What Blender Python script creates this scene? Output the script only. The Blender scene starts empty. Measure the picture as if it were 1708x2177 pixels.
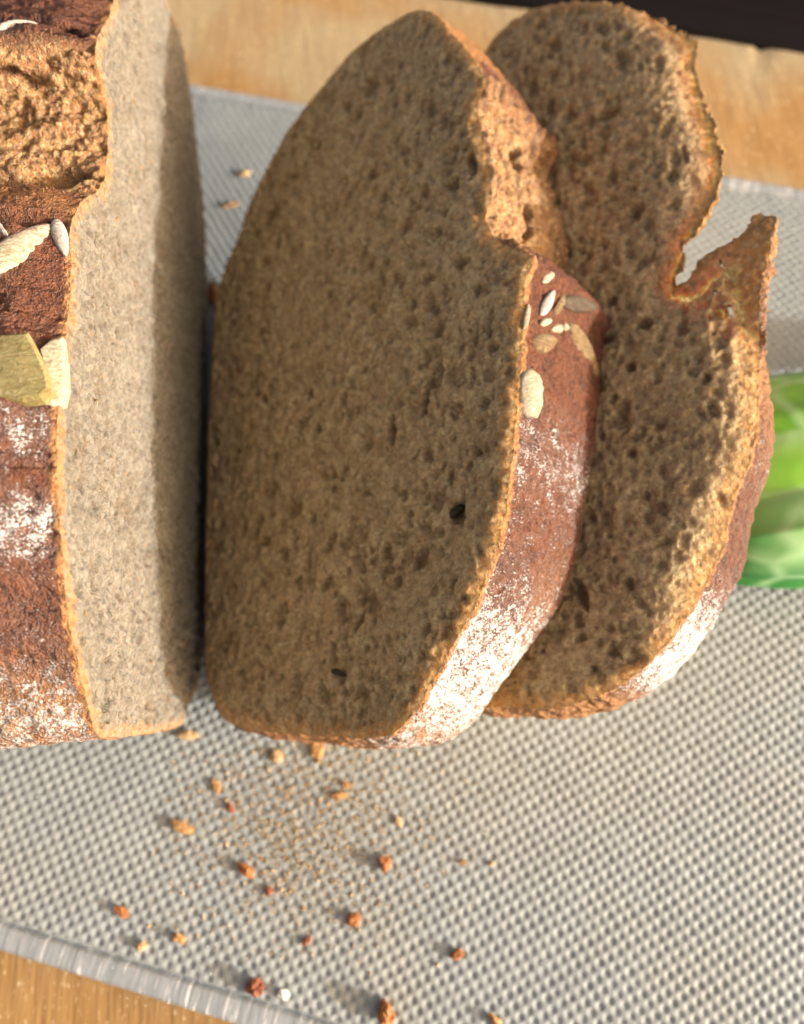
import bpy, math, random
import numpy as np
from mathutils import Vector, Matrix
from mathutils.bvhtree import BVHTree
from mathutils.kdtree import KDTree

random.seed(7)
rng = np.random.default_rng(11)
S = 0.01                       # all numbers below are centimetres; S turns them into metres
sc = bpy.context.scene

# ------------------------------------------------------------------ camera
PITCH, ROLL, CAM_H = math.radians(21.9), math.radians(-4.4), 18.0
FPX, CX, CY = 3100.0 / 3000 * 1708, 854.0, 1088.5      # focal length in units of a 1708 wide picture
X0 = np.array([1, 0, 0.]); Y0 = np.array([0, math.cos(PITCH), math.sin(PITCH)]); ZB = np.cross(X0, Y0)
XR = math.cos(ROLL) * X0 + math.sin(ROLL) * Y0
YR = -math.sin(ROLL) * X0 + math.cos(ROLL) * Y0
CAM = np.array([0, 0, CAM_H])
cam_data = bpy.data.cameras.new('camera')
cam = bpy.data.objects.new('camera', cam_data)
sc.collection.objects.link(cam)
cam.matrix_world = Matrix(((XR[0], YR[0], ZB[0], 0), (XR[1], YR[1], ZB[1], 0),
                           (XR[2], YR[2], ZB[2], CAM_H * S), (0, 0, 0, 1)))
cam_data.sensor_fit = 'HORIZONTAL'; cam_data.sensor_width = 36
cam_data.lens = 36 * 3100.0 / 3000
cam_data.clip_start = 0.005; cam_data.clip_end = 50
cam_data.dof.use_dof = True
cam_data.dof.focus_distance = 12.0 * S
cam_data.dof.aperture_fstop = 37.2 / 2.05
sc.camera = cam

# ------------------------------------------------------------------ light
SUN_EL, SUN_AZ = math.radians(12.8), math.radians(-22)    # azimuth of the sun itself, from +x
world = bpy.data.worlds.new('World'); sc.world = world; world.use_nodes = True
nt = world.node_tree; nt.nodes.clear()
sky = nt.nodes.new('ShaderNodeTexSky'); sky.sky_type = 'NISHITA'; sky.sun_disc = False
sky.sun_elevation = SUN_EL; sky.sun_rotation = math.pi / 2 - SUN_AZ
sky.air_density = 0.4; sky.dust_density = 8.0; sky.ozone_density = 0.0
bg = nt.nodes.new('ShaderNodeBackground'); bg.inputs[1].default_value = 0.15
wo = nt.nodes.new('ShaderNodeOutputWorld')
warm = nt.nodes.new('ShaderNodeMix'); warm.data_type = 'RGBA'; warm.blend_type = 'MULTIPLY'; warm.inputs[0].default_value = 1
warm.inputs[7].default_value = (1, .88, .73, 1)
nt.links.new(sky.outputs[0], warm.inputs[6]); nt.links.new(warm.outputs[2], bg.inputs[0]); nt.links.new(bg.outputs[0], wo.inputs[0])
sun_data = bpy.data.lights.new('sun', 'SUN'); sun_data.energy = 2.4; sun_data.angle = math.radians(2.4)
sun_data.color = (1, 0.985, 0.965)
sun = bpy.data.objects.new('sun', sun_data); sc.collection.objects.link(sun)
sd = Vector((math.cos(SUN_EL) * math.cos(SUN_AZ), math.cos(SUN_EL) * math.sin(SUN_AZ), math.sin(SUN_EL)))
sun.rotation_euler = sd.to_track_quat('Z', 'Y').to_euler()
sun.location = sd * 2
sc.view_settings.view_transform = 'Standard'; sc.view_settings.look = 'None'
sc.view_settings.exposure = 1.4; sc.view_settings.gamma = 1
sc.render.resolution_x = 804; sc.render.resolution_y = 1024

# ------------------------------------------------------------------ geometry of rays (to read the traced outlines)
def ray(x, y):
    return (x - CX) / FPX * XR - (y - CY) / FPX * YR - ZB
def at(x, y, z=0.0):
    d = ray(x, y); return CAM + d * ((z - CAM_H) / d[2])
def plane(foot, ang, t):
    a = math.radians(ang); t = math.radians(t)
    ev = np.array([math.cos(a), math.sin(a), 0]); pr = np.array([math.sin(a), -math.cos(a), 0])
    eu = pr * math.cos(t) + np.array([0, 0, math.sin(t)])
    return np.array(foot, float), eu, ev, np.cross(eu, ev)
def onplane(x, y, pl):
    o, eu, ev, n = pl; d = ray(x, y); p = CAM + d * (((o - CAM) @ n) / (d @ n))
    return np.array([(p - o) @ eu, (p - o) @ ev])

# ------------------------------------------------------------------ noise
LAT = rng.random((64, 64, 64))
def vnoise(P, f, seed=0):
    P = np.asarray(P, float) * f + seed * 17.31
    i = np.floor(P).astype(int); t = P - i; t = t * t * (3 - 2 * t)
    r = 0
    for dx in (0, 1):
        wx = t[..., 0] if dx else 1 - t[..., 0]
        for dy in (0, 1):
            wy = t[..., 1] if dy else 1 - t[..., 1]
            for dz in (0, 1):
                wz = t[..., 2] if dz else 1 - t[..., 2]
                r = r + wx * wy * wz * LAT[(i[..., 0] + dx) % 64, (i[..., 1] + dy) % 64, (i[..., 2] + dz) % 64]
    return r
def fbm(P, f, o=3, seed=0):
    r = 0; a = 1; s = 0
    for k in range(o):
        r = r + a * (vnoise(P, f * 2.03 ** k, seed + k) - .5); s += a; a *= .5
    return r / s
def sstep(a, b, x):
    t = np.clip((x - a) / (b - a), 0, 1); return t * t * (3 - 2 * t)

# ------------------------------------------------------------------ object helpers
def empty(name, loc, label, cat, group=None):
    o = bpy.data.objects.new(name, None); sc.collection.objects.link(o)
    o.location = Vector(loc) * S; o.empty_display_size = .01
    o['label'] = label; o['category'] = cat
    if group: o['group'] = group
    return o
def mesh_obj(name, V, F, mat, parent=None, smooth=True, attrs=None, label=None, cat=None, kind=None, group=None, loc=None):
    """V in cm (world). Linked under parent, or about loc when it stands alone."""
    if parent is not None: o0 = np.array(parent['o0'])
    elif loc is not None: o0 = np.array(loc, float)
    else: o0 = np.zeros(3)
    V = np.asarray(V, float)
    me = bpy.data.meshes.new(name)
    W = ((V - o0) * S).astype(np.float32)
    if isinstance(F, np.ndarray):
        n, k = F.shape
        me.vertices.add(len(W)); me.vertices.foreach_set('co', W.ravel())
        me.loops.add(n * k); me.loops.foreach_set('vertex_index', F.astype(np.int32).ravel())
        me.polygons.add(n); me.polygons.foreach_set('loop_start', np.arange(0, n * k, k, dtype=np.int32))
        me.update(calc_edges=True)
    else:
        me.from_pydata([tuple(v) for v in W], [], F)
    if smooth: me.polygons.foreach_set('use_smooth', np.ones(len(me.polygons), bool))
    me.materials.append(mat)
    for k, a in (attrs or {}).items():
        at_ = me.attributes.new(k, 'FLOAT', 'POINT'); at_.data.foreach_set('value', np.asarray(a, np.float32).ravel())
    me.update()
    o = bpy.data.objects.new(name, me); sc.collection.objects.link(o)
    if parent is not None: o.parent = parent
    else: o.location = Vector(o0) * S
    for k, v in (('label', label), ('category', cat), ('kind', kind), ('group', group)):
        if v: o[k] = v
    return o
def root(name, loc, label, cat, group=None):
    e = empty(name, loc, label, cat, group); e['o0'] = [float(c) for c in loc]; return e

# ------------------------------------------------------------------ materials
class NT:
    def __init__(s, name):
        s.m = bpy.data.materials.new(name); s.m.use_nodes = True; s.t = s.m.node_tree; s.t.nodes.clear()
        s.out = s.n('ShaderNodeOutputMaterial'); s.b = s.n('ShaderNodeBsdfPrincipled')
        s.t.links.new(s.b.outputs[0], s.out.inputs[0])
        tc = s.n('ShaderNodeTexCoord'); mp = s.n('ShaderNodeMapping'); mp.inputs['Scale'].default_value = (100, 100, 100)
        s.t.links.new(tc.outputs['Object'], mp.inputs[0]); s.co = mp.outputs[0]
    def n(s, k, **kw):
        x = s.t.nodes.new(k)
        for a, v in kw.items(): setattr(x, a, v)
        return x
    def put(s, sock, v):
        if isinstance(v, (int, float)): sock.default_value = v
        elif isinstance(v, (tuple, list)): sock.default_value = (*v, 1) if len(v) == 3 and len(sock.default_value) == 4 else v
        else: s.t.links.new(v, sock)
    def noise(s, f, detail=2, rough=.5, co=None, dist=0):
        x = s.n('ShaderNodeTexNoise'); s.put(x.inputs['Vector'], co or s.co)
        x.inputs['Scale'].default_value = f; x.inputs['Detail'].default_value = detail
        x.inputs['Roughness'].default_value = rough; x.inputs['Distortion'].default_value = dist
        return x.outputs[0]
    def vor(s, f, feature='F1', co=None, rand=1):
        x = s.n('ShaderNodeTexVoronoi', feature=feature); s.put(x.inputs['Vector'], co or s.co)
        x.inputs['Scale'].default_value = f; x.inputs['Randomness'].default_value = rand; return x.outputs[0]
    def scale(s, v, co=None, rot=(0, 0, 0)):
        x = s.n('ShaderNodeMapping'); s.put(x.inputs[0], co or s.co); x.inputs['Scale'].default_value = v
        x.inputs['Rotation'].default_value = rot; return x.outputs[0]
    def rng(s, v, a, b, c=0, d=1):
        x = s.n('ShaderNodeMapRange'); s.put(x.inputs[0], v)
        for i, k in enumerate((a, b, c, d)): x.inputs[i + 1].default_value = k
        return x.outputs[0]
    def math(s, op, a, b=0, clamp=False):
        x = s.n('ShaderNodeMath', operation=op, use_clamp=clamp); s.put(x.inputs[0], a); s.put(x.inputs[1], b); return x.outputs[0]
    def mix(s, f, a, b):
        x = s.n('ShaderNodeMix', data_type='RGBA'); s.put(x.inputs[0], f); s.put(x.inputs[6], a); s.put(x.inputs[7], b); return x.outputs[2]
    def attr(s, name):
        x = s.n('ShaderNodeAttribute', attribute_name=name); return x.outputs['Fac']
    def bump(s, h, dist, strength=1, normal=None):
        x = s.n('ShaderNodeBump'); s.put(x.inputs['Height'], h); x.inputs['Distance'].default_value = dist
        x.inputs['Strength'].default_value = strength
        if normal: s.put(x.inputs['Normal'], normal)
        return x.outputs[0]
    def set(s, **kw):
        for k, v in kw.items(): s.put(s.b.inputs[k.replace('_', ' ')], v)
        return s.m

def crumb_material(name, light, dark, amber):
    m = NT(name)
    n1 = m.rng(m.noise(6.5, 4, .7, dist=.5), .36, .60)
    n2 = m.rng(m.noise(22, 2, .6), .3, .7)
    n3 = m.rng(m.noise(1.1, 2, .5), .35, .65)
    c = m.mix(n1, dark, light)
    c = m.mix(m.math('MULTIPLY', n2, .45), c, tuple(min(1, k * 1.35) for k in light))
    c = m.mix(m.math('MULTIPLY', n3, .25), c, tuple(k * .72 for k in dark))
    # rye specks: sparse dark bran flecks
    c = m.mix(m.rng(m.noise(2.4, 3, .6, dist=.8), .42, .60, .38, 0), c, dark)
    bran = m.rng(m.noise(9, 2, .5, dist=.4), .70, .76)
    c = m.mix(m.math('MULTIPLY', bran, .7), c, (.10, .06, .035))
    e = m.math('ADD', m.attr('edge'), m.rng(m.noise(5, 3, .6), .3, .7, -.28, .28))
    c = m.mix(m.rng(e, .10, .75 if name == 'bread_crumb' else .42, 1, 0), c, m.mix(n1, amber, tuple(k * 1.5 for k in amber)))
    c = m.mix(m.math('MULTIPLY', m.attr('pit'), .5), c, tuple(k * .45 for k in amber))  # browner pore walls, with the shade inside the pores deepened by colour
    gv = m.vor(11, 'SMOOTH_F1', co=m.scale((1, 1, 1)))
    vc = m.n('ShaderNodeTexVoronoi'); m.put(vc.inputs['Vector'], m.co); vc.inputs['Scale'].default_value = 13
    sx = m.n('ShaderNodeSeparateColor'); m.put(sx.inputs[0], vc.outputs['Color'])
    c = m.mix(m.rng(sx.outputs[0], .62, 1, 0, .42), c, tuple(min(1, k * 1.25) for k in light))
    c = m.mix(m.rng(sx.outputs[1], .66, 1, 0, .55), c, tuple(k * .62 for k in dark))
    h = m.math('ADD', m.noise(15, 4, .7), m.math('ADD', m.math('MULTIPLY', m.noise(42, 2, .6), .6), m.math('MULTIPLY', gv, -.9)))
    nb = m.bump(h, .0008, 1)
    c = m.mix(m.rng(m.noise(13, 4, .75), .55, .72, 0, .55), c, tuple(min(1, k * 1.3) for k in light))
    c = m.mix(m.rng(m.noise(12, 4, .7, dist=.3), .42, .30, 0, .7), c, tuple(k * .55 for k in dark))
    m.set(Base_Color=c, Roughness=.72, Normal=nb, Subsurface_Weight=.3, Subsurface_Scale=.0026)
    m.b.inputs['Subsurface Radius'].default_value = (1, .5, .2)
    m.b.inputs['Specular IOR Level'].default_value = .35
    m.b.inputs['Sheen Weight'].default_value = .08
    return m.m

def crust_material(name):
    """attributes: flour 0..1, tear 0..1 (torn open crumb), rim 0..1 (strip next to the cut), warm 0..1"""
    m = NT(name)
    n1 = m.rng(m.noise(3.2, 3, .6), .33, .67); n2 = m.rng(m.noise(14, 3, .65), .32, .68)
    n3 = m.rng(m.noise(26, 3, .7), .38, .62)
    red = m.mix(n1, (.038, .011, .010), (.125, .040, .018))
    red = m.mix(m.math('MULTIPLY', n2, .5), red, (.22, .08, .030))
    red = m.mix(m.math('MULTIPLY', n3, .30), red, (.24, .10, .05))
    red = m.mix(m.rng(m.noise(17, 3, .7), .44, .33, 0, .8), red, (.035, .010, .008))
    warm = m.mix(n2, (.20, .07, .018), (.40, .18, .05))
    warm = m.mix(m.math('MULTIPLY', n3, .4), warm, (.58, .33, .12))
    c = m.mix(m.attr('warm'), red, warm)
    t = m.mix(m.rng(m.noise(5, 4, .7, dist=.6), .3, .7), (.23, .09, .03), (.52, .31, .12))
    t = m.mix(m.rng(m.noise(2.6, 3, .6), .55, .70, 0, .6), t, (.30, .10, .04))
    t = m.mix(m.rng(m.noise(18, 3, .7), .50, .70, 0, .8), t, (.72, .58, .36))
    t = m.mix(m.rng(m.noise(11, 4, .7, dist=.4), .44, .34, 0, .9), t, (.07, .025, .008))
    c = m.mix(m.attr('tear'), c, t)
    rim = m.math('ADD', m.attr('rim'), m.rng(m.noise(9, 3, .6), .3, .7, -.35, .3))
    c = m.mix(m.rng(rim, .45, .95), c, m.mix(n2, (.30, .11, .03), (.52, .30, .12)))
    c = m.mix(m.math('MULTIPLY', m.attr('pit'), .8), c, (.10, .04, .015))  # holes and folds of the crust painted dark, deepening their shade
    # flour: clinging grains
    g = m.math('ADD', m.math('MULTIPLY', m.noise(30, 3, .7), .75), m.math('MULTIPLY', m.noise(5.5, 3, .6), .42))
    thr = m.rng(m.attr('flour'), 0, 1, .79, .50)
    fl = m.rng(m.math('SUBTRACT', g, thr), -.012, .03)
    fl = m.math('MULTIPLY', fl, m.rng(m.attr('flour'), .0, .12))
    haze = m.math('MULTIPLY', m.rng(m.attr('flour'), .15, 1, 0, .22), m.rng(m.noise(4, 4, .7), .35, .65))
    c = m.mix(haze, c, (.60, .56, .54))
    c = m.mix(m.math('MULTIPLY', fl, .92), c, (.66, .645, .63))
    h = m.math('ADD', m.noise(12, 3, .65), m.math('ADD', m.math('MULTIPLY', m.noise(40, 2, .6), .5), m.math('MULTIPLY', fl, .35)))
    nb = m.bump(h, .0010, 1)
    m.set(Base_Color=c, Roughness=m.mix(fl, (.34,) * 3, (.85,) * 3), Normal=nb, Subsurface_Weight=.08, Subsurface_Scale=.0015)
    m.b.inputs['Subsurface Radius'].default_value = (1, .45, .2)
    return m.m

M_crumb = crumb_material('bread_crumb', (.90, .65, .35), (.54, .325, .14), (.60, .31, .095))  # colour brightened to lift the slices' shaded faces
M_crumb_loaf = crumb_material('bread_crumb_sunlit_toned', (.255, .238, .19), (.115, .093, .06), (.30, .16, .055))  # same bread, colour darkened to tone down the loaf's sunlit face
M_crust = crust_material('bread_crust')

def seed_material(name, a, b, rough=.4, f=6):
    a, b = tuple(k * .66 for k in a), tuple(k * .70 for k in b)
    m = NT(name)
    st = m.noise(f, 3, .6, co=m.scale((1, 4, 1)))
    c = m.mix(m.rng(st, .3, .7), a, b)
    c = m.mix(m.rng(m.noise(7, 3, .7), .54, .68, 0, .6), c, tuple(k * .55 for k in a))
    c = m.mix(m.rng(m.noise(22, 3, .7), .60, .70, 0, .5), c, (.30, .15, .06))
    m.set(Base_Color=c, Roughness=rough, Normal=m.bump(m.noise(11, 4, .7, co=m.scale((1, 2.5, 1))), .0007, 1), Subsurface_Weight=.2, Subsurface_Scale=.001)
    return m.m
M_seed_white = seed_material('seed_white', (.62, .55, .45), (.86, .83, .76), .45)
M_seed_pale = seed_material('seed_pale', (.50, .36, .19), (.86, .78, .62), .38)
M_seed_green = seed_material('seed_yellow_green', (.45, .36, .11), (.62, .54, .24), .3, 2.5)
M_seed_cream = seed_material('seed_cream_broken', (.70, .58, .36), (.85, .82, .62), .4)
M_seed_grey = seed_material('seed_grey_glossy', (.10, .07, .045), (.20, .16, .12), .10)
M_seed_gold = seed_material('seed_gold', (.20, .11, .04), (.46, .34, .17), .18, 8)
M_seed_dark = seed_material('seed_dark', (.03, .022, .015), (.10, .08, .05), .15)

# board plastic: dimpled field and streaked smooth rim
m = NT('board_plastic')
LA = math.radians(25.4)                  # direction of the dimple rows
BA = math.radians(-18.6)                 # direction of the long board edge
c = m.mix(m.rng(m.noise(1.3, 3, .5), .35, .65), (.280, .318, .325), (.315, .355, .36))
c = m.mix(m.rng(m.noise(.35, 2, .5), .45, .7, 0, .35), c, (.335, .335, .29))
c = m.mix(m.rng(m.noise(26, 2, .5), .68, .76, 0, .5), c, (.72, .68, .58))
m.set(Base_Color=c, Roughness=.5, Normal=m.bump(m.noise(30, 2, .6), .0001, .6))
m.b.inputs['Specular IOR Level'].default_value = .45
M_board = m.m
m = NT('board_rim_plastic')
along = m.scale((1, 1, 1), rot=(0, 0, -BA))
st = m.noise(1, 3, .6, co=m.scale((9, .8, 1), co=along))
c = m.mix(m.rng(st, .42, .58), (.29, .325, .345), (.35, .385, .405))
c = m.mix(m.rng(m.noise(1, 3, .7, co=m.scale((14, 1.0, 1), co=along)), .56, .64, 0, .9), c, (.80, .82, .82))
c = m.mix(m.rng(m.noise(1, 3, .7, co=m.scale((24, .6, 1), co=along)), .44, .36, 0, .5), c, (.30, .31, .31))
m.set(Base_Color=c, Roughness=.38, Normal=m.bump(st, .0003, .6))
M_rim = m.m

m = NT('light_wood')
g1 = m.noise(1, 4, .6, co=m.scale((2.2, .28, 1)), dist=.5)
g2 = m.noise(1, 3, .65, co=m.scale((9, .7, 1)))
c = m.mix(m.rng(g1, .3, .7), (.32, .235, .13), (.45, .355, .205))
c = m.mix(m.rng(g2, .35, .7, 0, .55), c, (.50, .39, .21))
c = m.mix(m.rng(m.noise(.25, 2, .5), .4, .62), c, m.mix(m.rng(g2, .3, .7), (.34, .185, .06), (.46, .275, .10)))
sy = m.n('ShaderNodeSeparateXYZ'); m.put(sy.inputs[0], m.co)
c = m.mix(m.rng(sy.outputs[1], 9, -1, 0, .8), c, m.mix(m.rng(g2, .3, .7), (.30, .155, .045), (.44, .255, .085)))
fl = m.rng(m.noise(7, 3, .6, co=m.scale((1.6, .6, 1))), .60, .70, 0, .75)
c = m.mix(fl, c, (.80, .66, .42))
m.set(Base_Color=c, Roughness=.5, Normal=m.bump(g2, .0003, .6))
M_wood = m.m

m = NT('black_lacquer')
m.set(Base_Color=m.mix(m.noise(1, 3), (.004, .003, .003), (.010, .006, .006)), Roughness=.6)
m.b.inputs['Specular IOR Level'].default_value = .15
M_black = m.m
m = NT('grey_floor')
m.set(Base_Color=m.mix(m.noise(.6, 3), (.16, .16, .14), (.24, .24, .22)), Roughness=.7)
M_grey = m.m

# ------------------------------------------------------------------ the slab builder
def resample(P, step):
    P = np.asarray(P, float); Q = np.vstack([P, P[:1]])
    # Catmull-Rom through the traced points, then even steps
    n = len(P); out = []
    for i in range(n):
        p0, p1, p2, p3 = P[i - 1], P[i], P[(i + 1) % n], P[(i + 2) % n]
        k = max(3, int(np.linalg.norm(p2 - p1) / step * 1.5)); t = np.linspace(0, 1, k, endpoint=False)[:, None]
        cr = .5 * ((2 * p1) + (-p0 + p2) * t + (2 * p0 - 5 * p1 + 4 * p2 - p3) * t ** 2 + (-p0 + 3 * p1 - 3 * p2 + p3) * t ** 3)
        out.append(.55 * cr + .45 * (p1 + (p2 - p1) * t))
    D = np.vstack(out); Dc = np.vstack([D, D[:1]])
    L = np.r_[0, np.cumsum(np.linalg.norm(np.diff(Dc, axis=0), axis=1))]
    s = np.arange(0, L[-1], step)
    return np.c_[np.interp(s, L, Dc[:, 0]), np.interp(s, L, Dc[:, 1])]
def inside(P, poly):
    x, y = P[..., 0], P[..., 1]; r = np.zeros(x.shape, bool)
    a = poly; b = np.roll(poly, -1, 0)
    for (x1, y1), (x2, y2) in zip(a, b):
        if y1 == y2: continue
        r ^= ((y1 > y) != (y2 > y)) & (x < (x2 - x1) * (y - y1) / (y2 - y1) + x1)
    return r

def build_slab(par, outline, pl, T, h, mats, rimfn, pores, holes=(), back=True, nporous=2200, seed=1, depth_rows=None, roughamp=.03, jag=None, bevel=None, edgefn=None):
    """outline: traced (u,v) corners; T(u,v): thickness; the front lies in the plane pl."""
    o, eu, ev, n = pl
    r = np.random.default_rng(seed)
    D = resample(outline, h * .5)
    area = .5 * np.sum(D[:, 0] * np.roll(D[:, 1], -1) - np.roll(D[:, 0], -1) * D[:, 1])
    if area < 0: D = D[::-1].copy()
    tan = np.roll(D, -6, 0) - np.roll(D, 6, 0); nor = np.c_[tan[:, 1], -tan[:, 0]]
    nor /= np.linalg.norm(nor, axis=1)[:, None] + 1e-9
    P3 = np.c_[D, np.full(len(D), seed * 3.7)]
    ja = jag(D) if jag else np.full(len(D), .02)
    D = D + nor * (fbm(P3, 7, 3, seed)[:, None] * 2 * ja[:, None] + fbm(P3, 1.3, 2, seed + 5)[:, None] * .06)
    lo = D.min(0) - h; hi = D.max(0) + h
    nu, nv = int((hi[0] - lo[0]) / h) + 2, int((hi[1] - lo[1]) / h) + 2
    U, Vv = np.meshgrid(lo[0] + np.arange(nu) * h, lo[1] + np.arange(nv) * h, indexing='ij')
    G = np.stack([U, Vv], -1)
    cen = G[:-1, :-1] + h / 2
    keep = inside(cen, D[::2])
    for (hu, hv, ru, rv, an) in holes:
        ca, sa = math.cos(an), math.sin(an)
        du, dv = cen[..., 0] - hu, cen[..., 1] - hv
        q = ((du * ca + dv * sa) / ru) ** 2 + ((-du * sa + dv * ca) / rv) ** 2
        q = q + fbm(np.c_[cen.reshape(-1, 2), np.zeros(cen[..., 0].size)], 6, 2, 9).reshape(q.shape) * 1.2
        keep &= q > 1
    cnt = np.zeros((nu, nv), int)
    for a in (0, 1):
        for b in (0, 1): cnt[a:nu - 1 + a, b:nv - 1 + b] += keep
    used = cnt > 0
    bord = used & (cnt < 4)
    # distance to the outline and nearest outline index
    kd = KDTree(len(D))
    for i, p in enumerate(D): kd.insert((p[0], p[1], 0), i)
    kd.balance()
    dist = np.full((nu, nv), 9.); idx = np.zeros((nu, nv), int)
    ii = np.argwhere(used)
    # far inside points need no exact distance
    core = used.copy()
    for _ in range(int(1.5 / h)):
        core[1:-1, 1:-1] = core[1:-1, 1:-1] & core[2:, 1:-1] & core[:-2, 1:-1] & core[1:-1, 2:] & core[1:-1, :-2]
    for a, b in np.argwhere(used & ~core):
        c_, k, d = kd.find((G[a, b, 0], G[a, b, 1], 0)); dist[a, b] = d; idx[a, b] = k
    outer = bord & (dist < h * 1.6)
    G[outer] = D[idx[outer]]
    # relief: pores stamped into the field
    noi = fbm(np.c_[G.reshape(-1, 2), np.full(nu * nv, 1.3 + seed)], 9, 2, 3).reshape(nu, nv)
    Hh = np.zeros((nu, nv))
    allp = [(u, v, ru, rv, an, dp) for (u, v, ru, rv, an, dp) in pores]
    for _ in range(nporous):
        u, v = r.uniform(lo[0], hi[0]), r.uniform(lo[1], hi[1])
        s = min(.125, .030 * math.exp(abs(r.normal(0, .62)))); e = r.uniform(1, 2.0)
        allp.append((u, v, s, s * e, r.normal(.1, .5), s * r.uniform(.6, 1.2)))
    for (u, v, ru, rv, an, dp) in allp:
        R = max(ru, rv) * 1.5; a0, a1 = int((u - R - lo[0]) / h), int((u + R - lo[0]) / h) + 2
        b0, b1 = int((v - R - lo[1]) / h), int((v + R - lo[1]) / h) + 2
        a0, b0 = max(a0, 0), max(b0, 0)
        if a1 <= a0 or b1 <= b0: continue
        du, dv = U[a0:a1, b0:b1] - u, Vv[a0:a1, b0:b1] - v
        if du.size == 0: continue
        ca, sa = math.cos(an), math.sin(an)
        q = np.sqrt(((du * ca + dv * sa) / ru) ** 2 + ((-du * sa + dv * ca) / rv) ** 2) + noi[a0:a1, b0:b1] * 1.1
        d = -dp * np.sqrt(np.clip(1 - q ** 2, 0, 1))
        Hh[a0:a1, b0:b1] = np.minimum(Hh[a0:a1, b0:b1], d) + .25 * np.maximum(Hh[a0:a1, b0:b1], d) * 0
    Pn = np.c_[G.reshape(-1, 2), np.full(nu * nv, seed * 1.9)]
    rid = 1 - 2 * np.abs(fbm(Pn, 5, 2, 12)) * 2.2
    rough = (fbm(Pn, 6, 3, 2) * 1.3 + fbm(Pn, 12, 2, 8) * 1.3 - .5 * rid).reshape(nu, nv) * roughamp
    big = fbm(Pn, .8, 2, 4).reshape(nu, nv) * .12
    fade = sstep(.02, .28, dist); fade[dist > 8] = 1
    Hh = Hh * fade + rough * (.35 + .65 * fade) + big * fade
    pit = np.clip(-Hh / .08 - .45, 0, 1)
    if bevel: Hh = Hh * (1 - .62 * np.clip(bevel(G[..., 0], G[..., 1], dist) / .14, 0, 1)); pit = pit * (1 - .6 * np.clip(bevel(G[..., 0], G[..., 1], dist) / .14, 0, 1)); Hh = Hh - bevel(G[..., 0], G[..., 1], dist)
    X = o + G[..., 0:1] * eu + G[..., 1:2] * ev + Hh[..., None] * n
    num = -np.ones((nu, nv), int); num[used] = np.arange(used.sum())
    a, b = np.nonzero(keep)
    q = np.c_[num[a, b], num[a + 1, b], num[a + 1, b + 1], num[a, b + 1]]
    edge = np.clip(dist / .45, 0, 1)
    if edgefn: edge = edge * edgefn(G[..., 0], G[..., 1])
    V1 = X[used]; n1 = len(V1)
    Vs = [V1]; Fs = [q]; E1 = [edge[used]]; Pt = [pit[used]]
    Tt = T(G[..., 0], G[..., 1])
    back_pts = o + G[..., 0:1] * eu + G[..., 1:2] * ev - (Tt + rough * .8)[..., None] * n
    if back:
        Vs.append(back_pts[used]); Fs.append(q[:, ::-1] + n1); E1.append(edge[used]); Pt.append(pit[used] * 0)
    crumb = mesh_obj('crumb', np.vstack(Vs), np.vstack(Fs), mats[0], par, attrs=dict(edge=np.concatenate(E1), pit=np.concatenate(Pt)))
    # rim: one strip per border edge
    ed = {}
    for f in (np.c_[a, b, a + 1, b], np.c_[a + 1, b, a + 1, b + 1], np.c_[a + 1, b + 1, a, b + 1], np.c_[a, b + 1, a, b]):
        pass
    e_all = np.vstack([q[:, [0, 1]], q[:, [1, 2]], q[:, [2, 3]], q[:, [3, 0]]])
    key = np.sort(e_all, 1); kk = key[:, 0].astype(np.int64) * n1 + key[:, 1]
    uq, inv, c2 = np.unique(kk, return_inverse=True, return_counts=True)
    be = e_all[c2[inv] == 1]
    bv = np.unique(be); cmap = -np.ones(n1, int); cmap[bv] = np.arange(len(bv))
    gi = np.argwhere(used)[bv]
    Gu = G[gi[:, 0], gi[:, 1]]; k_i = idx[gi[:, 0], gi[:, 1]]
    isout = outer[gi[:, 0], gi[:, 1]]
    out2 = nor[k_i]; out2[~isout] = 0
    Tb = T(Gu[:, 0], Gu[:, 1])
    front = V1[bv]
    bk = back_pts[gi[:, 0], gi[:, 1]]
    out3 = out2[:, 0:1] * eu + out2[:, 1:2] * ev
    if depth_rows is None:
        m_ = max(4, int(Tb.max() / h)); ws = np.linspace(0, 1, m_ + 1)
    else: ws = depth_rows
    cols = len(bv); ring = []; at_ = dict(flour=[], tear=[], rim=[], warm=[], pit=[])
    for w in ws:
        base = front * (1 - w) + bk * w
        dw = w * Tb
        disp, A = rimfn(Gu, dw, Tb, base, w)
        ring.append(base + out3 * disp[:, None])
        for k in at_: at_[k].append(A[k] * np.ones(cols))
    RV = np.vstack(ring); mrow = len(ws)
    e0, e1 = cmap[be[:, 0]], cmap[be[:, 1]]
    RF = np.vstack([np.c_[e0 + k * cols, e0 + (k + 1) * cols, e1 + (k + 1) * cols, e1 + k * cols] for k in range(mrow - 1)])
    crust = mesh_obj('crust', RV, RF, mats[1], par, attrs={k: np.concatenate(v) for k, v in at_.items()})
    return crumb, crust, RV, RF, V1, q

def bvh(V, F): return BVHTree.FromPolygons([tuple(v) for v in V], [tuple(int(i) for i in f) for f in F])
def hit(tree, x, y):
    d = Vector(ray(x, y)).normalized()
    return tree.ray_cast(Vector(CAM), d)

# ------------------------------------------------------------------ wooden table top, what lies beyond it
WOOD_Z, BOARD_T = -0.72, 0.70
ed0 = np.array([*at(1480, 72, WOOD_Z)[:2]]); ed1 = np.array([*at(1708, 108, WOOD_Z)[:2]])
ed = (ed1 - ed0) / np.linalg.norm(ed1 - ed0); en = np.array([-ed[1], ed[0]])
def strip_pts(s, t, z): p = ed0 + ed * s + en * t; return (p[0], p[1], z)
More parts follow.
